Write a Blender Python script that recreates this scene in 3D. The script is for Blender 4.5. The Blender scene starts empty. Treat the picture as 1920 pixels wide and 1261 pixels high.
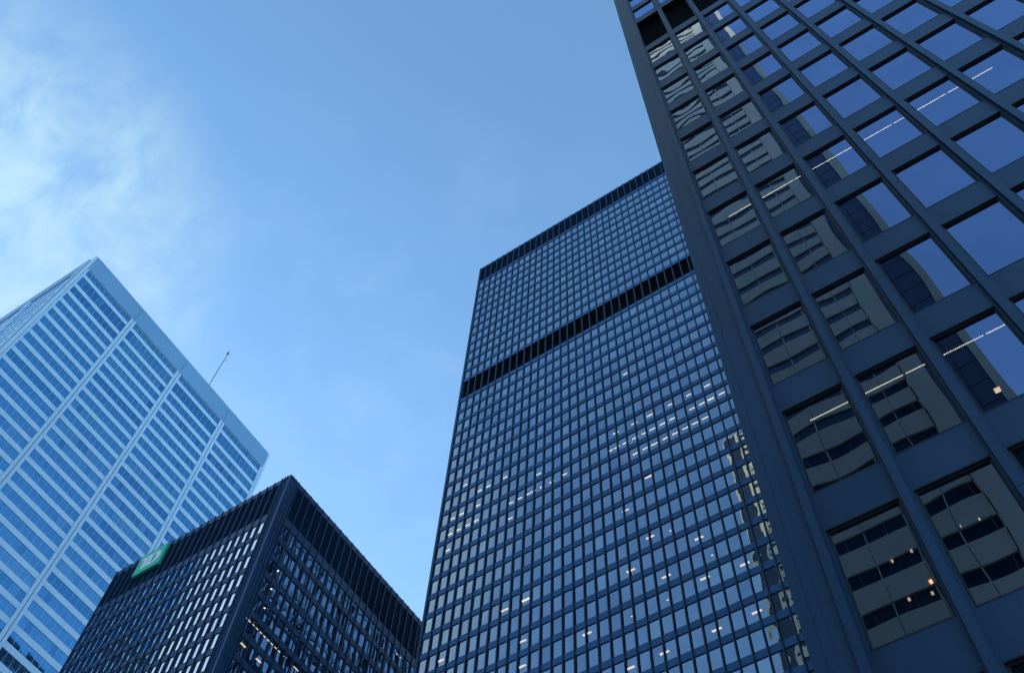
import bpy, bmesh, math, random
from mathutils import Matrix, Vector
random.seed(7)
C = bpy.context.scene.collection
M = 1.524                                # one facade module, metres
R_ = math.radians

# ---------------------------------------------------------------- camera
RR = [[0.8358540723553893, 0.5476616862558529, 0.03761179514869513],
      [-0.47340561913275386, 0.7538176282345987, -0.4556820197641094],
      [-0.27791201755312, 0.36307803674989747, 0.8893476540304104]]
EYE = Vector((0, 0, 1.65))
GROUND = -1.65 / M                       # ground height seen from the eye, in modules
cam_d = bpy.data.cameras.new('camera'); cam = bpy.data.objects.new('camera', cam_d); C.objects.link(cam)
mx = Matrix.Identity(4)
for i in range(3):
    mx[i][0] = RR[0][i]; mx[i][1] = -RR[1][i]; mx[i][2] = -RR[2][i]
mx.translation = EYE
cam.matrix_world = mx
cam_d.sensor_width = 36.0; cam_d.lens = 36.0 * 1937.9 / 1920.0
cam_d.clip_start = 0.1; cam_d.clip_end = 6000
S = bpy.context.scene
S.camera = cam

# ---------------------------------------------------------------- world and light
SUN_EL, SUN_AZ = 9.0, -72.0              # elevation; azimuth from +Y towards +X
W = bpy.data.worlds.new('World'); S.world = W; W.use_nodes = True
nt = W.node_tree; nt.nodes.clear()
def N(t, **k):
    n = nt.nodes.new(t)
    for a, b in k.items(): setattr(n, a, b)
    return n
def Lk(a, b): nt.links.new(a, b)
out = N('ShaderNodeOutputWorld'); bg = N('ShaderNodeBackground'); bg.inputs['Strength'].default_value = 0.14
sky = N('ShaderNodeTexSky', sky_type='NISHITA', sun_disc=False)
sky.sun_elevation = R_(SUN_EL); sky.sun_rotation = R_(SUN_AZ)
sky.air_density = 1.0; sky.dust_density = 0.6; sky.ozone_density = 2.5
tint = N('ShaderNodeMix', data_type='RGBA', blend_type='MULTIPLY'); tint.inputs[0].default_value = 1
Lk(sky.outputs[0], tint.inputs[6]); tint.inputs[7].default_value = (1.50, 1.70, 1.73, 1)
tc = N('ShaderNodeTexCoord')
def dotmask(vec, lo, hi):
    d = N('ShaderNodeVectorMath', operation='DOT_PRODUCT'); Lk(tc.outputs['Generated'], d.inputs[0])
    d.inputs[1].default_value = Vector(vec).normalized()
    m = N('ShaderNodeMapRange'); m.inputs[1].default_value = lo; m.inputs[2].default_value = hi
    m.interpolation_type = 'SMOOTHSTEP'
    Lk(d.outputs['Value'], m.inputs[0]); return m.outputs[0]
def noise(scale, detail, rough, dist, off, lo, hi, stretch=(1, 1, 1)):
    mp = N('ShaderNodeMapping'); mp.inputs['Location'].default_value = off; mp.inputs['Scale'].default_value = stretch
    Lk(tc.outputs['Generated'], mp.inputs[0])
    n = N('ShaderNodeTexNoise'); n.inputs['Scale'].default_value = scale; n.inputs['Detail'].default_value = detail
    n.inputs['Roughness'].default_value = rough; n.inputs['Distortion'].default_value = dist
    Lk(mp.outputs[0], n.inputs[0])
    m = N('ShaderNodeMapRange'); m.inputs[1].default_value = lo; m.inputs[2].default_value = hi
    m.interpolation_type = 'SMOOTHSTEP'
    Lk(n.outputs[0], m.inputs[0]); return m.outputs[0]
def mul(a, b, op='MULTIPLY'):
    n = N('ShaderNodeMath', operation=op)
    for s, v in ((0, a), (1, b)):
        if isinstance(v, (int, float)): n.inputs[s].default_value = v
        else: Lk(v, n.inputs[s])
    return n.outputs[0]
def mixc(f, a, col):
    n = N('ShaderNodeMix', data_type='RGBA'); Lk(f, n.inputs[0]); Lk(a, n.inputs[6]); n.inputs[7].default_value = col; return n.outputs[2]
# thin bright cloud bank in the west (towards the sun), faint wisps elsewhere
bank = mul(dotmask((-0.60, 0.0, 0.80), 0.968, 0.999), noise(13, 10, 0.60, 0.4, (1.3, 2.2, 0.4), 0.22, 0.72, (1, 1.3, 1)))
wisps = mul(dotmask((-0.45, 0.38, 0.72), 0.90, 1.0), noise(7.5, 7, 0.55, 0.2, (4.3, 0.2, 1.4), 0.42, 0.78, (1, 1, 1.3)))
veil = noise(2.2, 4, 0.5, 0.4, (0.3, 7.2, 3.4), 0.3, 0.9)
c1 = mixc(mul(veil, 0.12), tint.outputs[2], (1.1, 2.1, 3.3, 1))
c2 = mixc(mul(wisps, 0.30), c1, (1.55, 2.35, 3.3, 1))
bank2 = mul(dotmask((-0.56, -0.37, 0.75), 0.965, 0.996), noise(5, 6, 0.6, 0.2, (2.3, 5.2, 1.4), 0.15, 0.5))
c2 = mixc(mul(bank2, 0.85), c2, (1.95, 2.6, 3.0, 1))
c3 = mixc(mul(bank, 0.84), c2, (1.9, 2.75, 3.1, 1))
Lk(c3, bg.inputs[0]); Lk(bg.outputs[0], out.inputs[0])

sd = bpy.data.lights.new('sun', 'SUN'); sd.energy = 2.0; sd.angle = R_(0.5); sd.color = (1.0, 0.86, 0.68)
sun = bpy.data.objects.new('sun', sd); C.objects.link(sun)
sv = Vector((math.sin(R_(SUN_AZ)) * math.cos(R_(SUN_EL)), math.cos(R_(SUN_AZ)) * math.cos(R_(SUN_EL)), math.sin(R_(SUN_EL))))
sun.rotation_euler = sv.to_track_quat('Z', 'Y').to_euler(); sun.location = sv * 900

S.view_settings.view_transform = 'Standard'; S.view_settings.look = 'None'
S.view_settings.exposure = 1.2; S.view_settings.gamma = 1.0
S.render.engine = 'CYCLES'
S.cycles.max_bounces = 8; S.cycles.transparent_max_bounces = 12; S.cycles.glossy_bounces = 5

# ---------------------------------------------------------------- materials
def mat(name):
    m = bpy.data.materials.new(name); m.use_nodes = True; t = m.node_tree; t.nodes.clear()
    o = t.nodes.new('ShaderNodeOutputMaterial'); return m, t, o
def mottled(name, col, rough, var=0.12, scale=0.35, spec=0.5, metallic=0.0, bump=0.0, streak=(1, 1, 1), fine=0.05):
    m, t, o = mat(name)
    b = t.nodes.new('ShaderNodeBsdfPrincipled'); tcn = t.nodes.new('ShaderNodeTexCoord')
    mp = t.nodes.new('ShaderNodeMapping'); mp.inputs['Scale'].default_value = streak
    t.links.new(tcn.outputs['Object'], mp.inputs[0])
    n = t.nodes.new('ShaderNodeTexNoise'); n.inputs['Scale'].default_value = scale; n.inputs['Detail'].default_value = 6; n.inputs['Roughness'].default_value = 0.62
    t.links.new(mp.outputs[0], n.inputs[0])
    n2 = t.nodes.new('ShaderNodeTexNoise'); n2.inputs['Scale'].default_value = 60; n2.inputs['Detail'].default_value = 3
    t.links.new(tcn.outputs['Object'], n2.inputs[0])
    r = t.nodes.new('ShaderNodeMapRange'); r.inputs[1].default_value = 0.3; r.inputs[2].default_value = 0.7
    r.inputs[3].default_value = 1 - var; r.inputs[4].default_value = 1 + var
    t.links.new(n.outputs[0], r.inputs[0])
    r2 = t.nodes.new('ShaderNodeMapRange'); r2.inputs[1].default_value = 0.3; r2.inputs[2].default_value = 0.7
    r2.inputs[3].default_value = 1 - fine; r2.inputs[4].default_value = 1 + fine
    t.links.new(n2.outputs[0], r2.inputs[0])
    mm = t.nodes.new('ShaderNodeMath'); mm.operation = 'MULTIPLY'
    t.links.new(r.outputs[0], mm.inputs[0]); t.links.new(r2.outputs[0], mm.inputs[1])
    vm = t.nodes.new('ShaderNodeVectorMath'); vm.operation = 'SCALE'; vm.inputs[0].default_value = col[:3]
    t.links.new(mm.outputs[0], vm.inputs['Scale'])
    t.links.new(vm.outputs[0], b.inputs['Base Color'])
    rr = t.nodes.new('ShaderNodeMapRange'); rr.inputs[3].default_value = rough - 0.08; rr.inputs[4].default_value = rough + 0.10
    t.links.new(n.outputs[0], rr.inputs[0]); t.links.new(rr.outputs[0], b.inputs['Roughness'])
    b.inputs['Specular IOR Level'].default_value = spec; b.inputs['Metallic'].default_value = metallic
    if bump:
        bp = t.nodes.new('ShaderNodeBump'); bp.inputs['Strength'].default_value = bump; bp.inputs['Distance'].default_value = 0.02
        t.links.new(n2.outputs[0], bp.inputs['Height']); t.links.new(bp.outputs[0], b.inputs['Normal'])
    t.links.new(b.outputs[0], o.inputs[0]); return m
def glassm(name, refl, trans, f0, f90, wave=0.0, rough=0.0):
    m, t, o = mat(name)
    g = t.nodes.new('ShaderNodeBsdfGlossy'); g.inputs['Roughness'].default_value = rough
    tr = t.nodes.new('ShaderNodeBsdfTransparent'); tr.inputs[0].default_value = (*trans, 1)
    mx_ = t.nodes.new('ShaderNodeMixShader'); fr = t.nodes.new('ShaderNodeFresnel'); fr.inputs[0].default_value = 1.5
    r = t.nodes.new('ShaderNodeMapRange'); r.inputs[1].default_value = 0.04; r.inputs[2].default_value = 0.5
    r.inputs[3].default_value = f0; r.inputs[4].default_value = f90
    t.links.new(fr.outputs[0], r.inputs[0]); t.links.new(r.outputs[0], mx_.inputs[0])
    tcn = t.nodes.new('ShaderNodeTexCoord')
    n = t.nodes.new('ShaderNodeTexNoise'); n.inputs['Scale'].default_value = 0.55; n.inputs['Detail'].default_value = 1
    t.links.new(tcn.outputs['Object'], n.inputs[0])
    rg = t.nodes.new('ShaderNodeMapRange'); rg.inputs[3].default_value = 0.86; rg.inputs[4].default_value = 1.1
    t.links.new(n.outputs[0], rg.inputs[0])
    vm = t.nodes.new('ShaderNodeVectorMath'); vm.operation = 'SCALE'; vm.inputs[0].default_value = refl
    t.links.new(rg.outputs[0], vm.inputs['Scale']); t.links.new(vm.outputs[0], g.inputs[0])
    if wave:
        nb = t.nodes.new('ShaderNodeTexNoise'); nb.inputs['Scale'].default_value = 1.1; nb.inputs['Detail'].default_value = 1
        t.links.new(tcn.outputs['Object'], nb.inputs[0])
        bp = t.nodes.new('ShaderNodeBump'); bp.inputs['Strength'].default_value = 1.0; bp.inputs['Distance'].default_value = wave
        t.links.new(nb.outputs[0], bp.inputs['Height']); t.links.new(bp.outputs[0], g.inputs['Normal'])
    t.links.new(tr.outputs[0], mx_.inputs[1]); t.links.new(g.outputs[0], mx_.inputs[2]); t.links.new(mx_.outputs[0], o.inputs[0])
    return m
def emis(name, col, st):
    m, t, o = mat(name); e = t.nodes.new('ShaderNodeEmission'); e.inputs[0].default_value = (*col, 1); e.inputs[1].default_value = st
    t.links.new(e.outputs[0], o.inputs[0]); return m

STEEL = mottled('black_painted_steel', (0.016, 0.047, 0.112), 0.40, 0.16, 0.30, 0.45, bump=0.05, streak=(1, 1, 0.35))
STEELD = mottled('black_painted_steel_low', (0.017, 0.055, 0.135), 0.45, 0.10, 0.12, 0.35, fine=0.0)
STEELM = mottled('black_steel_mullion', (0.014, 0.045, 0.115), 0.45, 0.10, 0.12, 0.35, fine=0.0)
STEELC = mottled('black_steel_far_sky_sheen', (0.018, 0.095, 0.255), 0.45, 0.10, 0.12, 0.30, fine=0.0)  # blue of the sky's grazing reflection is put into the base colour
GASKET = mottled('dark_bronze_frame', (0.012, 0.014, 0.02), 0.5, 0.1)
LOUVRE = mottled('black_louvre', (0.010, 0.013, 0.018), 0.7, 0.25, 1.2, 0.2)
LOUVREB = mottled('dark_blue_louvre', (0.014, 0.045, 0.105), 0.7, 0.25, 1.2, 0.2, fine=0.0)
INTER = mottled('dim_interior', (0.018, 0.017, 0.017), 0.9, 0.3, 0.2, 0.1)
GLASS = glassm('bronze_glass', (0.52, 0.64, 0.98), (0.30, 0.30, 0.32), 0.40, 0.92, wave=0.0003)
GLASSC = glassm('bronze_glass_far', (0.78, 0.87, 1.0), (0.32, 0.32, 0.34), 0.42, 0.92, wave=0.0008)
GLASSDIM = glassm('dimmed_glass_far', (0.56, 0.70, 0.84), (0.30, 0.30, 0.32), 0.40, 0.85, wave=0.0008)  # copy of the far glass, tint lowered to dim reflections on side faces
GLASSL = glassm('blue_glass', (0.25, 0.64, 1.0), (0.30, 0.33, 0.36), 0.50, 0.94, wave=0.0008)
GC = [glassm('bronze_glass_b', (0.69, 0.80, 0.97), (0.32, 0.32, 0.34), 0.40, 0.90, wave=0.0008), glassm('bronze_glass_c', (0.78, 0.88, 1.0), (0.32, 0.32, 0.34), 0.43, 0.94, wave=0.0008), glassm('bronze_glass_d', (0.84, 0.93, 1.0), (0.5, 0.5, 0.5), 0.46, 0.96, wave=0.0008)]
GL = [glassm('blue_glass_b', (0.20, 0.56, 0.92), (0.30, 0.33, 0.36), 0.47, 0.92, wave=0.0008), glassm('blue_glass_c', (0.31, 0.70, 1.0), (0.30, 0.33, 0.36), 0.5, 0.95, wave=0.0008), glassm('blue_glass_d', (0.22, 0.60, 0.95), (0.30, 0.33, 0.36), 0.46, 0.92, wave=0.0008)]
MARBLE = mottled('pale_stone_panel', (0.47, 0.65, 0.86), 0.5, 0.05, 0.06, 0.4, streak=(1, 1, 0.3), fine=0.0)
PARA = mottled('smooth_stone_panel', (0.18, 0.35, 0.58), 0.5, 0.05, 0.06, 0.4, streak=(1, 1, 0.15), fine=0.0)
MARBLED = mottled('pale_stone_joint', (0.22, 0.26, 0.32), 0.6, 0.05)
CONC = mottled('grey_green_concrete', (0.78, 0.70, 0.50), 0.8, 0.10, 0.08, 0.2, streak=(1, 1, 0.4))
CONCJ = mottled('concrete_joint', (0.16, 0.17, 0.15), 0.85, 0.1)
RGLASS = mottled('dark_ribbon_glass', (0.03, 0.045, 0.07), 0.12, 0.2, 0.3, 0.6)
GREEN = mottled('green_sign_face', (0.035, 0.52, 0.31), 0.35, 0.05, 0.3, 0.5)
WHITE = mottled('white_lettering', (0.80, 0.82, 0.82), 0.4, 0.04, 0.3, 0.5)
GROUNDM = mottled('grey_paving', (0.30, 0.30, 0.28), 0.8, 0.15, 0.2, 0.3)
GALV = mottled('galvanised_steel', (0.30, 0.32, 0.35), 0.45, 0.1, 1, 0.5, 0.6)
WARM = emis('warm_lamp', (1.0, 0.78, 0.46), 1.7)
COOL = emis('white_tube', (1.0, 0.93, 0.70), 2.2)
TUBE = emis('warm_tube', (1.0, 0.84, 0.52), 2.2)
SPOT = emis('white_spot', (0.9, 0.95, 1.0), 7.0)
DIM = emis('dim_lamp', (1.0, 0.84, 0.60), 0.9)
ORANGE = emis('orange_lamp', (1.0, 0.36, 0.14), 4.0)

# ---------------------------------------------------------------- geometry helpers
class MB:
    def __init__(s, T=None): s.v = []; s.f = []; s.mi = []; s.sm = []; s.mats = []; s.T = T or (lambda u, w, z: (u, w, z))
    def m(s, mt):
        if mt not in s.mats: s.mats.append(mt)
        return s.mats.index(mt)
    def p(s, u, w, z):
        x, y, zz = s.T(u, w, z); s.v.append((x * M, y * M, (zz - GROUND) * M)); return len(s.v) - 1
    def box(s, u0, u1, w0, w1, z0, z1, mt):
        i = [s.p(u, w, z) for z in (z0, z1) for w in (w0, w1) for u in (u0, u1)]
        k = s.m(mt)
        for q in ((0, 1, 3, 2), (4, 6, 7, 5), (0, 4, 5, 1), (2, 3, 7, 6), (0, 2, 6, 4), (1, 5, 7, 3)):
            s.f.append([i[a] for a in q]); s.mi.append(k); s.sm.append(False)
    def pane(s, u0, u1, w, z0, z1, mt, amp, nu=5, nz=6, tilt=0.0012):
        a = random.uniform(-1, 1) * amp / M; b = random.uniform(-.7, .7) * amp / M; c = random.uniform(-.6, .6) * amp / M
        tu = random.gauss(0, tilt); tz = random.gauss(0, tilt); ph = random.uniform(0, 6.28)
        if random.random() < .6: a = abs(a)
        g = []
        for j in range(nz + 1):
            for i in range(nu + 1):
                su, sz = i / nu, j / nz
                d = a * math.sin(math.pi * su) * math.sin(math.pi * sz) + b * math.sin(2 * math.pi * su + ph) * math.sin(math.pi * sz) + c * math.sin(2 * math.pi * sz + ph) * math.sin(math.pi * su)
                d += (su - .5) * (u1 - u0) * tu + (sz - .5) * (z1 - z0) * tz
                g.append(s.p(u0 + (u1 - u0) * su, w + d, z0 + (z1 - z0) * sz))
        k = s.m(mt)
        for j in range(nz):
            for i in range(nu):
                q = j * (nu + 1) + i
                s.f.append([g[q], g[q + 1], g[q + nu + 2], g[q + nu + 1]]); s.mi.append(k); s.sm.append(True)
    def build(s, name, parent=None, kind=None, label=None, origin=None):
        me = bpy.data.meshes.new(name)
        me.from_pydata(s.v, [], s.f); me.polygons.foreach_set('material_index', s.mi); me.polygons.foreach_set('use_smooth', s.sm)
        for mt in s.mats: me.materials.append(mt)
        me.update()
        if not any(s.sm):
            b = bmesh.new(); b.from_mesh(me); bmesh.ops.recalc_face_normals(b, faces=b.faces); b.to_mesh(me); b.free()
        o = bpy.data.objects.new(name, me); C.objects.link(o)
        if parent is not None:
            o.parent = parent
            pw = parent
            off = Vector((0, 0, 0))
            while pw is not None: off += pw.location; pw = pw.parent
            o.location = -off
        if kind: o['kind'] = kind
        if label: o['label'] = label
        return o
def thing(name, x, y, z, label, cat, group=None):
    o = bpy.data.objects.new(name, None); C.objects.link(o); o.location = (x * M, y * M, (z - GROUND) * M)
    o['label'] = label; o['category'] = cat
    if group: o['group'] = group
    return o
def project(x, y, z):
    c = [sum(RR[i][k] * (x, y, z)[k] for k in range(3)) for i in range(3)]
    if c[2] <= 0: return None
    return 960 + 1937.9 * c[0] / c[2], 630.5 + 1937.9 * c[1] / c[2]
def inview_area(T, u0, u1, z0, z1, visible):
    cx, cz = (u0 + u1) / 2, (z0 + z1) / 2
    if not visible(cx, cz): return 0
    p = [project(*T(u, 0, z)) for u, z in ((u0, z0), (u1, z0), (u1, z1), (u0, z1))]
    if any(a is None for a in p): return 0
    xs = [a[0] for a in p]; ys = [a[1] for a in p]
    if max(xs) < 0 or min(xs) > 1920 or max(ys) < 0 or min(ys) > 1261: return 0
    s = 0
    for i in range(4):
        a, b = p[i], p[(i + 1) % 4]; s += a[0] * b[1] - b[0] * a[1]
    return abs(s) / 2

# ---------------------------------------------------------------- steel and glass facade
def steel_face(root, T, nfin, floors, z0, roof, wins, glass, steel, visible=None, nparts=True, fin_parts=True,
               flange_front=0.12, gap=0.07, amp=0.003, splice=None, seg=(4, 5), mh=0.05, bp=0.085, nub=0.05):
    """floors: list of (sill, head) heights; solid spandrels between them are built by the caller"""
    for n in range(nfin + 1):
        f = MB(T); c = n
        top = roof + nub
        zs = [z0, top]
        if splice:
            a, step = splice; k = a + step * ((n * 2) % 3) * 0.5; zs = [z0]
            while k < top - 1:
                if k > z0 + 1: zs.append(k)
                k += step
            zs.append(top)
        for i in range(len(zs) - 1):
            g = 0.008 if i else 0
            f.box(c - mh, c + mh, flange_front - 0.015, flange_front, zs[i] + g, zs[i + 1], steel)
        f.box(c - 0.012, c + 0.012, 0.012, flange_front - 0.015, z0, top, steel)
        f.box(c - bp, c + bp, -gap + 0.004, 0.012, z0, top - 0.15, steel)
        wins['fin'].append(f)
def window_mb(T, u0, u1, z0, z1, gap, glass, amp, seg, fr=0.028, w=None):
    f = MB(T)
    f.box(u0, u1, -gap - 0.03, -gap + 0.018, z0, z0 + fr, GASKET); f.box(u0, u1, -gap - 0.03, -gap + 0.018, z1 - fr, z1, GASKET)
    f.box(u0, u0 + fr, -gap - 0.03, -gap + 0.016, z0 + fr, z1 - fr, GASKET); f.box(u1 - fr, u1, -gap - 0.03, -gap + 0.016, z0 + fr, z1 - fr, GASKET)
    return f
VAR = {}
VAR[GLASSC] = GC; VAR[GLASSL] = GL
def pick(g):
    if g in VAR: return random.choices([g] + VAR[g], [8, 1.4, 1.4, .5])[0]
    return g
def face_windows(root, cands, glass, gap, amp, seg, maxparts, alt=None):
    """cands: list of (area, T, u0, u1, z0, z1). The largest in view become parts of their own, the others one part."""
    cands.sort(key=lambda c: -c[0])
    rest = MB(); n = 0
    for a, T, u0, u1, z0, z1 in cands:
        if a > 0 and n < maxparts:
            n += 1
            f = window_mb(T, u0, u1, z0, z1, gap, glass, amp, seg).build('window', root)
            g = MB(T); g.pane(u0 + .02, u1 - .02, -gap - 0.005, z0 + .02, z1 - .02, pick(alt[1] if alt and T is alt[0] else glass), amp, *seg); g.build('pane', f)
        else:
            rest.T = T
            fr = 0.028
            for q in ((u0, u1, z0, z0 + fr), (u0, u1, z1 - fr, z1), (u0, u0 + fr, z0 + fr, z1 - fr), (u1 - fr, u1, z0 + fr, z1 - fr)):
                rest.box(q[0], q[1], -gap - .03, -gap + .018, q[2], q[3], GASKET)
            rest.pane(u0 + .02, u1 - .02, -gap - 0.005, z0 + .02, z1 - .02, pick(alt[1] if alt and T is alt[0] else glass), amp, 4, 4)
    if rest.v: rest.build('window', root, kind='stuff')
def louvre(root, T, u0, u1, zb, zt, pitch=0.16, depth=0.35, mt=LOUVRE):
    f = MB(T)
    f.box(u0, u1, -depth - 0.05, -depth, zb, zt, mt)
    z = zb + 0.08
    while z < zt - .05:
        f.box(u0, u1, -depth, -depth + 0.10, z, z + 0.035, mt); z += pitch
    return f.build('louvre_band', root)
def ceiling_lamp(root, x, y, z, dx, dy, mt, name='ceiling_light', h=0.03):
    f = MB(); f.box(x - dx, x + dx, y - dy, y + dy, z - h, z, mt)
    f.box(x - dx - .02, x + dx + .02, y - dy - .02, y + dy + .02, z + 0.002, z + .05, GASKET); return f.build(name, root)

# ================================================================ ground
g = MB(); g.v = [(-2500, -2500, 0), (2500, -2500, 0), (2500, 2500, 0), (-2500, 2500, 0)]; g.f = [[0, 1, 2, 3]]; g.mi = [g.m(GROUNDM)]; g.sm = [False]
o = g.build('ground', kind='structure')

# ================================================================ near tower at the right
ur, Dr, zr, h = -1.3729 + 0.03, 7.4343, 31.687, 2.443
def build_near():
    NF = 24; top = zr + h * 28; lob = GROUND + 3.2
    root = thing('office_tower', ur + 12, Dr + 12, GROUND, 'nearest black steel tower filling the right side, wide windows mirroring a concrete facade', 'tower')
    T = lambda u, w, z: (ur + u, Dr - w, z)
    xl = -0.46                                            # outer edge of the corner column
    def sill(k): return zr - h * k
    hl = {}
    # corner column: plates with fine seams
    f = MB(T)
    f.box(xl, -0.09, -0.62, 0.02, GROUND, top, STEEL)
    f.box(xl + 0.0, xl + 0.13, 0.0205, 0.038, GROUND, top, STEEL)
    f.box(xl + 0.131, xl + .25, 0.0205, 0.033, GROUND, top, STEEL)
    f.box(xl + .251, -0.052, 0.0205, 0.040, GROUND, top, STEEL)
    f.build('corner_column', root)
    wins = {'fin': []}
    steel_face(root, T, NF, None, GROUND + 3, top, wins, GLASS, STEEL, gap=.050, splice=(sill(10.55), h * 2), mh=0.05, flange_front=0.085)
    for f in wins['fin']: f.build('mullion', root)
    # spandrels, slabs
    def span(zb, zt):
        f = MB(T)
        f.box(-0.088, NF + .05, -0.06, 0.0, zb + .012, zt, STEEL); f.box(-0.087, NF + .049, -0.064, -0.002, zb - .004, zb + .0119, GASKET); f.box(-0.087, NF + .049, -0.068, 0.003, zt + .0005, zt + .022, GASKET)  # lower strip: soffit shade put into colour as a near-black lip
        f.build('spandrel', root)
        s = MB(); s.box(xl + ur + .3, ur + NF, Dr + 0.16, Dr + 4.2, zb + 0.04, zt - 0.1, INTER); s.build('floor_slab', root)
    cands = []
    vis = lambda u, z: True
    rows = []
    for k in range(0, 12): rows.append((sill(k), sill(k) + 0.727 * h))
    mech_b, mech_t = sill(-0.99), sill(-2.64)
    u_ = [(sill(-2.92) + h * j, sill(-2.92) + h * j + 0.727 * h) for j in range(0, 24)]
    allr = sorted(rows + u_ )
    for zb, zt in allr:
        if zt > top - 1: continue
        for n in range(NF):
            a = inview_area(T, n, n + 1, zb, zt, vis)
            cands.append((a, T, n + 0.0853, n + 0.9147, zb, zt))
    zs = sorted([(a, b) for a, b in allr if b < top - 1] + [(mech_b, mech_t)])
    prev = lob
    for a, b in zs:
        span(prev, a - 0.008); prev = b
    span(prev, top - .3)
    louvre(root, T, 0.0853, NF - .09, mech_b, mech_t)
    face_windows(root, cands, GLASS, 0.046, 0.0012, (12, 14), 100)
    # west side (turns the corner)
    T2 = lambda u, w, z: (ur + xl + 0.012 - w, Dr + 0.62 + u, z)
    w2 = {'fin': []}
    steel_face(root, T2, 22, None, GROUND + 3, top, w2, GLASS, STEEL, flange_front=0.06)
    for f in w2['fin']: f.build('mullion', root)
    f = MB(T2); c2 = MB(T2); prev = lob
    for a, b in zs:
        f.box(0.0, 22, -0.06, -0.012, prev, a, STEEL); prev = b
        c2.box(0.0, 22, -0.10, -0.07, a, b, RGLASS)
    f.box(0, 22, -0.06, -0.012, prev, top - .3, STEEL)
    f.build('side_spandrels', root); c2.build('side_glazing', root)
    f = MB(); f.box(ur + xl + .12, ur + NF + .1, Dr + 4.2, Dr + 23.2, GROUND, top - .05, INTER); f.build('core_wall', root)
    f = MB(); f.box(ur + xl + .02, ur + NF + .1, Dr + 0.02, Dr + 23.2, top, top + 0.3, STEEL); f.build('roof', root)
    # one row of tube lights right behind the glass on two floors, loose lamps lower down
    for kk, spans in ((9, [(0.35, 0.93), (1.08, 1.62), (1.65, 1.95), (2.12, 2.66), (2.69, 2.98)]), (6, [(0.40, .90), (1.10, 1.75), (1.78, 1.94), (2.10, 2.98), (3.15, 3.72), (3.76, 3.98), (4.12, 4.75), (4.79, 5.02), (5.22, 5.62)])):
        z = sill(kk - 1 + 0.285)
        for a, b in spans:
            f = MB(T); n = int((b - a) / 0.024)
            for i in range(n):
                u = a + (b - a) * i / n; f.box(u, u + (b - a) / n * (0.62 if kk == 9 else .93), -0.289, -0.281, z - 0.012, z, COOL)
            f.box(a, b, -0.30, -0.27, z + .001, z + 0.02, GASKET); f.build('ceiling_light', root)
    z = sill(9.275)
    for x, y, dx, mt in ((-0.58, 8.64, .018, ORANGE), (-0.63, 8.80, .014, DIM), (-0.88, 8.75, .014, DIM), (-0.82, 8.16, .012, DIM), (-0.59, 8.14, .012, DIM), (0.18, 8.12, .006, WARM), (-0.02, 8.10, .006, DIM)):
        ceiling_lamp(root, x, y, z, dx, dx, mt)
    ceiling_lamp(root, 1.17, 8.55, sill(8.275), .035, .03, WARM)
build_near()

# ================================================================ tall tower in the middle
uc, Dc, zc, hc = -42.8137, 46.8642, 144.80, 2.443
def build_mid():
    NF = 50; NW = 26
    root = thing('office_tower', uc + 25, Dc + 12, GROUND, 'tall black gridded tower in the middle with a dark band across its upper part', 'tower')
    T = lambda u, w, z: (uc + u, Dc - w, z)
    Tw = lambda u, w, z: (uc - 0.30 - w, Dc + 0.30 + u, z)
    wins = {'fin': []}
    for TT, n in ((T, NF), (Tw, NW)):
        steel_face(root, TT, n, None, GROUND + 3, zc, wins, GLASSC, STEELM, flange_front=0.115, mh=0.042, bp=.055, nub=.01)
    for f in wins['fin']: f.build('mullion', root)
    f = MB(); f.box(uc - .30, uc - .09, Dc + .005, Dc + .30, GROUND, zc, STEELM); f.box(uc - .0899, uc + .14, Dc + .068, Dc + .60, GROUND, zc - .1, STEELM); f.build('corner_column', root)
    heads = [zc - 3.35 - hc * k for k in list(range(1, 13)) + list(range(15, 59))]
    heads = [x for x in heads if x - 1.8 > GROUND + 4]
    cands = []
    for hd in heads:
        for n in range(NF):
            vis = lambda u, z: u < 32.5
            a = inview_area(T, n, n + 1, hd - .727 * hc, hd, vis)
            cands.append((a, T, n + .0553, n + .9447, hd - .727 * hc, hd))
        for n in range(NW): cands.append((0, Tw, n + .0553, n + .9447, hd - .727 * hc, hd))
    face_windows(root, cands, GLASSC, 0.07, 0.0027, (5, 6), 100, (Tw, GLASSDIM))
    bands = [(hd - .727 * hc, hd) for hd in heads] + [(zc - 5.15, zc - .42), (zc - 39.25, zc - 35.20)]
    bands.sort(); prev = GROUND + 4; side = MB(Tw)
    for a, b in bands + [(zc, zc)]:
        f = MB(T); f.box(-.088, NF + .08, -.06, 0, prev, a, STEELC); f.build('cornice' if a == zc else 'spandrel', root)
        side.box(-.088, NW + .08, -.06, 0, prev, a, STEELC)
        s = MB(); s.box(uc - .12, uc + NF, Dc + .15, Dc + NW + .2, prev + .04, a - .1, INTER); s.build('floor_slab', root); prev = b
    side.build('spandrel', root, kind='stuff')
    for a, b in ((zc - 5.15, zc - .42), (zc - 39.25, zc - 35.20)):
        for TT, n in ((T, NF), (Tw, NW)): louvre(root, TT, .0553, n - .06, a, b, pitch=.28, depth=.12 if a > zc - 10 else .4, mt=LOUVREB if a > zc - 10 else LOUVRE)
    f = MB(); f.box(uc + 3.5, uc + NF + .1, Dc + 4.0, Dc + NW + .3, GROUND, zc - .05, INTER); f.build('core_wall', root)
    f = MB(); f.box(uc - .28, uc + NF + .1, Dc + .01, Dc + NW + .3, zc, zc + .06, STEELC); f.build('roof', root)
    return root, T, heads
MID, TM, MHEADS = build_mid()
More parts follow.
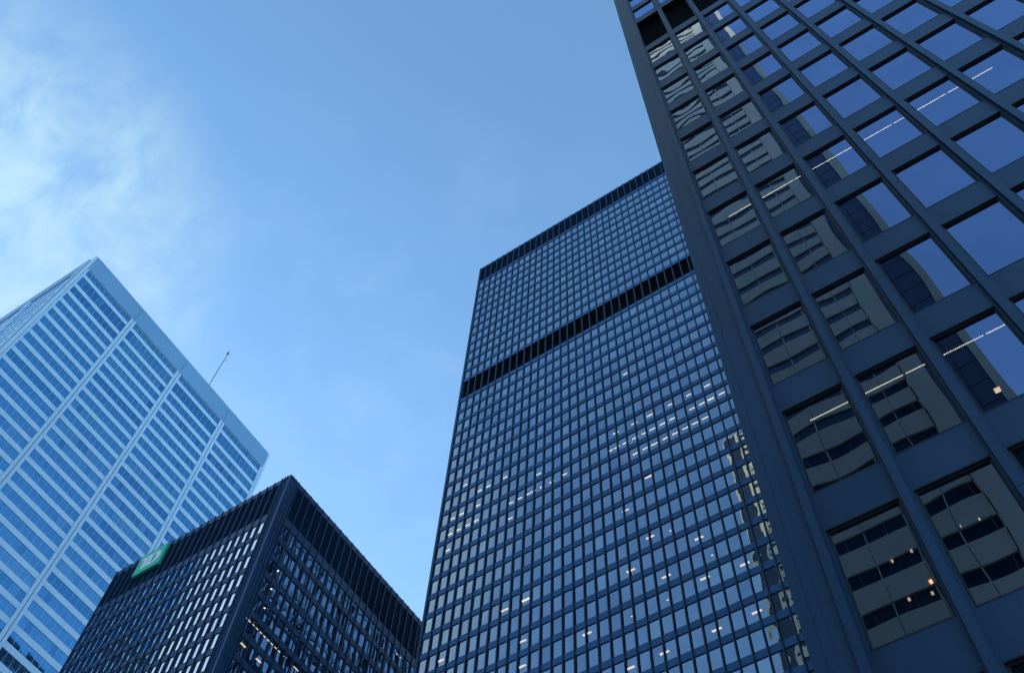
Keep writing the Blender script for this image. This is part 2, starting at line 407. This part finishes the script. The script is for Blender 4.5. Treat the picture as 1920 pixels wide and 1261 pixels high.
MIDL = [(19, 1.9, 0.76, 0), (20, 3.9, 0.76, 0), (20, 4.96, 0.76, 0), (21, 3.88, 0.76, 0), (21, 1.91, 0.76, 0), (21, 0.83, 0.76, 0), (22, 0.79, 0.76, 0), (22, 1.82, 0.76, 0), (22, 2.83, 0.76, 0), (22, 3.85, 0.76, 0), (20, 6.96, 0.76, 0), (22, 7.9, 0.76, 0), (22, 8.9, 0.76, 0), (22, 9.92, 0.76, 0), (23, 7.92, 0.76, 0), (23, 0.81, 0.76, 0), (21, 10.95, 0.76, 0), (22, 13.89, 0.66, 0), (26, 19.85, 0.66, 0), (22, 10.46, 0.76, 0), (22, 11.39, 0.76, 0), (22, 12.45, 0.76, 0), (29, 1.62, 0.86, 1), (28, 7.86, 0.86, 1), (28, 9.94, 0.86, 1), (30, 9.89, 0.68, 1), (31, 9.81, 0.86, 1), (31, 15.74, 0.63, 1), (29, 19.71, 0.86, 1), (33, 18.91, 0.86, 1), (21, 29.31, 0.66, 0), (21, 27.46, 0.66, 0), (21, 25.54, 0.66, 0), (21, 23.3, 0.66, 0), (21, 21.62, 0.66, 0), (21, 19.63, 0.66, 0), (22, 30.43, 0.66, 0), (22, 29.32, 0.66, 0), (22, 28.46, 0.66, 0), (22, 27.44, 0.66, 0), (22, 25.41, 0.66, 0), (22, 24.42, 0.66, 0), (22, 23.36, 0.66, 0), (22, 22.54, 0.66, 0), (22, 21.55, 0.66, 0), (22, 20.54, 0.66, 0), (22, 19.61, 0.66, 0), (22, 18.85, 0.66, 0), (23, 28.43, 0.66, 0), (23, 27.43, 0.66, 0), (23, 26.48, 0.66, 0), (23, 25.46, 0.66, 0), (23, 24.46, 0.66, 0), (23, 23.31, 0.66, 0), (23, 22.42, 0.66, 0), (23, 21.43, 0.66, 0), (17, 21.41, 0.66, 0), (25, 22.53, 0.29, 1), (28, 21.79, 0.6, 1), (29, 25.67, 0.86, 1), (30, 22.57, 0.86, 1), (31, 25.63, 0.51, 1), (31, 28.63, 0.86, 1), (33, 28.64, 0.86, 1), (33, 25.66, 0.86, 1), (33, 21.63, 0.86, 1), (31, 22.4, 0.9, 2), (31, 19.41, 0.9, 2), (28, 23.44, 0.9, 2), (30, 26.39, 0.9, 2)]
for i_, u_, d_, t_ in MIDL:
    f = MB(TM); hl, hw = ((.31 if u_ > 13 else .25, .045), (.36, .085), (.075, .05))[t_]
    f.box(u_ - hl, u_ + hl, -d_ - hw, -d_ + hw, MHEADS[i_] - 0.035, MHEADS[i_] - 0.005, WARM if t_ else TUBE)
    f.box(u_ - hl - .02, u_ + hl + .02, -d_ - hw - .02, -d_ + hw + .02, MHEADS[i_] - 0.003, MHEADS[i_] + .02, GASKET)
    f.build('ceiling_light', MID)

# ================================================================ low dark tower with the sign
X0, Yd, Zd = -55.497, 36.319, 85.94
Xr, Yr = -54.411, 37.563
def build_low():
    NL, NR = 23, 34
    root = thing('office_tower', X0 - 11, Yd + 16, GROUND, 'lowest black tower at bottom left, corner towards the viewer, carrying the green sign', 'tower')
    T = lambda u, w, z: (X0 - u, Yd - w, z)
    T2 = lambda u, w, z: (Xr + w, Yr + u, z)
    wins = {'fin': []}
    for TT, n in ((T, NL), (T2, NR)): steel_face(root, TT, n, None, GROUND + 3, Zd, wins, GLASSC, STEELD, flange_front=.115, mh=.038, bp=.045, nub=.05)
    for f in wins['fin']: f.build('mullion', root)
    f = MB()
    f.box(X0 + .09, Xr - .02, Yd + .02, Yr - .09, GROUND, Zd, STEELD)
    for a in (.30, .62): f.box(X0 + a, X0 + a + .035, Yd - .09, Yd + .0195, GROUND, Zd + .10, STEELD)
    for a in (.40, .80): f.box(Xr - .0195, Xr + .09, Yd + a, Yd + a + .035, GROUND, Zd + .10, STEELD)
    f.build('corner_column', root)
    heads = [Zd - 6.70 - 2.5 * k for k in range(0, 31)]
    heads = [x for x in heads if x > GROUND + 5]
    wh = 1.80; cands = []
    for hd in heads:
        for TT, n_, in ((T, NL), (T2, NR)):
            for n in range(n_):
                vis = lambda u, z: (u < 24)
                cands.append((inview_area(TT, n, n + 1, hd - wh, hd, vis), TT, n + .0653, n + .9347, hd - wh, hd))
    face_windows(root, cands, GLASSC, .07, .0035, (5, 6), 100, (T2, GLASSDIM))
    bands = sorted([(hd - wh, hd) for hd in heads] + [(Zd - 5.65, Zd - .75)]); prev = GROUND + 4
    for a, b in bands + [(Zd, Zd)]:
        for TT, n in ((T, NL), (T2, NR)):
            f = MB(TT); f.box(-.088, n + .08, -.06, 0, prev, a, STEELD); f.build('cornice' if a == Zd else 'spandrel', root)
        s = MB(); s.box(X0 - NL, Xr - .16, Yd + .16, Yr + NR, prev + .04, a - .1, INTER); s.build('floor_slab', root); prev = b
    for TT, n in ((T, NL), (T2, NR)): louvre(root, TT, .0853, n - .09, Zd - 5.65, Zd - .75, pitch=.3, depth=.12, mt=LOUVREB)
    f = MB(); f.box(X0 - NL - .1, Xr - 4, Yd + 4, Yr + NR + .1, GROUND, Zd - .05, INTER); f.build('core_wall', root)
    f = MB(); f.box(X0 - NL - .16, X0 - NL - .09, Yd + .01, Yr + NR, GROUND, Zd, STEELD); f.build('side_wall', root)
    f = MB(); f.box(X0 - NL - .15, Xr - .005, Yd + .005, Yr + NR + .1, Zd, Zd + .06, STEELD); f.build('roof', root)
    return root, T, T2
LOW, TL, TR = build_low()

LOWL = [(5, .35 + i, .45, 0) for i in range(5)] + [(2, 1.55, .4, 2), (3, 1.55, .4, 2), (4, 1.55, .4, 2), (5, 5.3, .45, 2), (6, .9, .55, 1), (6, 2.9, .55, 1), (5, 7.0, .45, 0), (0, 19.4, .45, 0)]
for k_, u_, d_, t_ in LOWL:
    f = MB(TR); z_ = Zd - 6.7 - 2.5 * k_; hl, hw = ((.38, .035), (.30, .085), (.06, .05))[t_]
    f.box(u_ - hl, u_ + hl, -d_ - hw, -d_ + hw, z_ - .04, z_ - .008, (TUBE, WARM, SPOT)[t_])
    f.box(u_ - hl - .02, u_ + hl + .02, -d_ - hw - .02, -d_ + hw + .02, z_ - .006, z_ + .02, GASKET)
    f.build('ceiling_light', LOW)

# green sign standing proud of the top band
def build_sign():
    x0, x1, zt, zb = -74.15, -70.42, 85.15, 81.95; wd = x1 - x0; ht = zt - zb
    root = thing('square_sign', (x0 + x1) / 2, Yd - .3, zb, 'green square sign with white TD on the top edge of the low black tower', 'sign')
    T = lambda u, w, z: (x0 + u * wd, Yd - .16 - w, zt - z * ht)
    f = MB(T); f.box(0, 1, 0, .30, 0, 1, GREEN); f.build('sign_board', root)
    f = MB(T)
    w0, w1 = .302, .335
    # T: crossbar that runs on into the top of the D, then the two stems side by side
    f.box(.10, .60, w0, w1, .20, .315, WHITE)
    f.box(.235, .395, w0, w1, .3155, .80, WHITE)
    f.box(.425, .575, w0, w1, .3155, .80, WHITE); f.box(.5755, .60, w0, w1, .695, .80, WHITE)
    # D bowl as a swept outer/inner curve
    k = f.m(WHITE)
    outer = []; inner = []
    for i in range(17):
        a = math.pi / 2 * (1 - i / 8)
        outer.append((.60 + .30 * max(0, math.cos(a)) ** .72, .50 - .30 * math.copysign(abs(math.sin(a)) ** .85, math.sin(a))))
        inner.append((.60 + .14 * max(0, math.cos(a)) ** .72, .505 - .195 * math.copysign(abs(math.sin(a)) ** .85, math.sin(a))))
    for i in range(16):
        q = [outer[i], outer[i + 1], inner[i + 1], inner[i]]
        a = [f.p(x, w1, z) for x, z in q]; b = [f.p(x, w0, z) for x, z in q]
        for fc in ([a[0], a[1], a[2], a[3]], [b[3], b[2], b[1], b[0]], [a[0], b[0], b[1], a[1]], [a[2], b[2], b[3], a[3]]): f.f.append(fc); f.mi.append(k); f.sm.append(False)
    f.build('lettering', root)
    f = MB(T)
    for u in (.15, .85):
        for z in (.15, .8): f.box(u, u + .04, -.16, 0, z, z + .04, GASKET)
    f.build('bracket', root)
build_sign()

# ================================================================ pale tower at the far left
XL, Y0, Wd, ZL, yaw = -101.566, 14.8327, 47.1726, 160.0, 0.011717
def build_pale():
    root = thing('office_tower', XL - 23, Y0 + 23, GROUND, 'pale stone tower at far left with ribbon windows between ribs and a thin mast', 'tower')
    c, s = math.cos(yaw), math.sin(yaw)
    T = lambda u, w, z: (XL - s * u + w * c, Y0 + c * u + w * s, z)
    Tl = lambda u, w, z: (XL - 1.15 - u * c, Y0 - s * u - w, z)      # south side, seen edge-on
    B = Wd / 4
    def rib(TT, u, a=.52, g=.07):
        f = MB(TT); f.box(u - a, u - g, -.02, .26, GROUND, ZL - 4.6, MARBLE); f.box(u + g, u + a, -.02, .26, GROUND, ZL - 4.6, MARBLE)
        f.box(u - g, u + g, -.02, .12, GROUND, ZL - 4.6, MARBLED)
        f.build('rib', root)
    for TT in (T, Tl):
        for i in range(1, 4): rib(TT, B * i)
    for TT, e in ((T, 1), (Tl, 1)):
        for u0, u1 in ((0.02, .40), (.47, .80), (Wd - .80, Wd - .47), (Wd - .40, Wd - .02)):
            f = MB(TT); f.box(u0, u1, -.5, .22, GROUND, ZL - (0 if u0 < .3 or u0 > Wd - .5 else 4.6), MARBLE); f.build('corner_pier', root)
        f = MB(TT); f.box(.40, .47, -.5, .1, GROUND, ZL, MARBLED); f.box(Wd - .47, Wd - .40, -.5, .1, GROUND, ZL, MARBLED); f.build('pier_joint', root)
    # top panels, one per bay
    for TT in (T, Tl):
        for i in range(4):
            f = MB(TT); a = B * i + (.47 if i == 0 else .03); b = B * (i + 1) - (.47 if i == 3 else .03)
            f.box(a, b, -.3, .20, ZL - 4.6, ZL, PARA)
            f.build('parapet_panel', root)
    # floors
    bands = [(4.76, 6.12), (7.05, 9.66), (10.62, 12.42)]
    zt = 12.42
    while ZL - zt - 2.7 > GROUND + 5: bands.append((zt + .98, zt + 2.7016)); zt += 2.7016
    prev = 4.6; spans = []; cand = []
    for a, b in bands:
        spans.append((prev, a)); prev = b
        for i in range(4):
            u0, u1 = B * i + (.81 if i == 0 else .53), B * (i + 1) - (.81 if i == 3 else .53)
            cand.append((inview_area(T, u0, u1, ZL - b, ZL - a, lambda u, z: True), T, u0, u1, ZL - b, ZL - a))
            cand.append((0, Tl, u0, u1, ZL - b, ZL - a))
    cand.sort(key=lambda q: -q[0]); rest = MB(); cnt = 0
    def glaze(f, u0, u1, z0, z1, frame, pane):
        n = 10; d = (u1 - u0) / n
        if frame:
            for j in range(n + 1):
                x = u0 + d * j; f.box(max(u0, x - .013), min(u1, x + .013), -.02, .018, z0, z1, MARBLE)
            f.box(u0, u1, -.02, .04, z0, z0 + .04, MARBLED)
        if pane:
            gm = pick(GLASSL)
            for j in range(n): f.pane(u0 + d * j + .015, u0 + d * (j + 1) - .015, 0.0, z0 + .02, z1 - .03, gm if random.random() < .85 else pick(GLASSL), .003, 3, 3, .0012)
    for q in cand:
        if q[0] > 0 and cnt < 100:
            cnt += 1; f = MB(q[1]); glaze(f, *q[2:], True, False); w = f.build('window', root); p = MB(q[1]); glaze(p, *q[2:], False, True); p.build('pane', w)
        else: rest.T = q[1]; glaze(rest, *q[2:], True, True)
    rest.build('window', root, kind='stuff')
    lf = MB(Tl)
    for a, b in spans:
        f = MB(T); f.box(.79, Wd - .79, -.5, .055, ZL - b, ZL - a, MARBLE); f.build('spandrel', root)
        lf.box(.79, Wd - .79, -.5, .055, ZL - b, ZL - a, MARBLE)
        s_ = MB(lambda u, w, z: (XL - u, Y0 + w, z)); s_.box(.62, Wd, .6, Wd - .3, ZL - b + .05, ZL - a - .05, INTER)
        s_.build('floor_slab', root)
    lf.build('spandrel', root, kind='stuff')
    f = MB(); f.box(XL - Wd - .5, XL - 4.5, Y0 + 3, Y0 + Wd, GROUND, ZL - .1, INTER); f.build('core_wall', root)
    f = MB(); f.box(XL - Wd - .6, XL - Wd - .4, Y0 + .1, Y0 + Wd, GROUND, ZL, MARBLE); f.box(XL - Wd, XL - .6, Y0 + Wd - .02, Y0 + Wd + .2, GROUND, ZL, MARBLE); f.build('back_wall', root)
    f = MB(); f.box(XL - Wd - .5, XL - .5, Y0 + .25, Y0 + Wd, ZL - .5, ZL - .2, MARBLE); f.build('roof', root)
    # mast
    f = MB(); x, y = -115.0, 50.2
    n = 8
    def cyl(r0, r1, z0, z1):
        a = [f.p(x + r0 * math.cos(6.2832 * i / n), y + r0 * math.sin(6.2832 * i / n), z0) for i in range(n)]
        b = [f.p(x + r1 * math.cos(6.2832 * i / n), y + r1 * math.sin(6.2832 * i / n), z1) for i in range(n)]; k = f.m(GALV)
        for i in range(n): f.f.append([a[i], a[(i + 1) % n], b[(i + 1) % n], b[i]]); f.mi.append(k); f.sm.append(False)
        f.f.append(b); f.mi.append(k); f.sm.append(False)
    cyl(.20, .15, ZL - .2, 176); cyl(.14, .09, 176, 194.2); cyl(.24, .16, 194.2, 195.2)
    f.box(x + .1, x + 1.3, y - .03, y + .03, 190.6, 190.66, GALV); f.box(x - .5, x + .5, y - .5, y + .5, ZL - .2, ZL + 1.2, GALV)
    f.build('antenna', root)
build_pale()

# ================================================================ buildings across the plaza, behind the viewer (seen only mirrored in the glass)
def build_concrete():
    y = -19.1; x0, x1 = -31.9, 2.38; top = 174.0; n = 17; d = (x1 - x0 - 1.0) / n
    root = thing('concrete_office_block', -15, y - 10, GROUND, 'grey concrete block with dark ribbon windows, seen mirrored in the nearest tower', 'tower')
    T = lambda u, w, z: (x0 + u, y + w, z)
    f = MB(T); f.box(0, x1 - x0, -18, -.05, GROUND, top, RGLASS); f.build('glazing', root)
    f = MB(T); f.box(0, .32, -.4, .15, GROUND, top, CONC); f.box(x1 - x0 - 1.05, x1 - x0, -.4, .15, GROUND, top, CONC); f.box(2.9, 3.6, -.4, .15, GROUND, top, CONC); f.build('pier', root)
    z = GROUND + 4; f = MB(T); j = MB(T)
    pit = 2.48
    while z + 1.5 < top:
        u = 3.62
        while u < x1 - x0 - 1.07:
            e = min(u + 2.02, x1 - x0 - 1.07); f.box(u, e - .03, -.15, .06, z, z + 1.52, CONC)
            j.box(e - .05, e + .01, -.10, .0, z + 1.52, z + pit, CONC); j.box(u + .98, u + 1.02, -.10, -.01, z + 1.52, z + pit, CONCJ); u = e
        z += pit
    f.box(0, x1 - x0, -.35, .17, z, top + .5, CONC)
    f.build('parapet_panels', root); j.build('window_posts', root)
    f = MB(T); f.box(0, x1 - x0, -18, -.4, top, top + .4, CONCJ); f.build('roof', root)
build_concrete()
def build_far():
    y = -30.0; x0, x1 = -1.0, 7.0; top = 206.0
    root = thing('dark_office_block', 3, y - 10, GROUND, 'narrow dark block with one pale edge mirrored beside the concrete block', 'tower')
    T = lambda u, w, z: (x0 + u, y + w, z)
    f = MB(T); f.box(0, x1 - x0 - .7, -22, 0, GROUND, top, RGLASS); f.build('glazing', root)
    f = MB(T); f.box(x1 - x0 - .69, x1 - x0, -22, .25, GROUND, top, CONC); f.build('pier', root)
    f = MB(T); z = GROUND + 3
    while z < top:
        f.box(0, x1 - x0 - .71, -.1, .02, z, z + .05, GASKET); z += 2.5
    for i in range(5): f.box(i * 1.45, i * 1.45 + .06, -.05, .04, GROUND, top, GASKET)
    f.build('spandrels', root)
    f = MB(T); f.box(0, x1 - x0, -22, .1, top, top + .4, CONCJ); f.build('roof', root)
build_far()
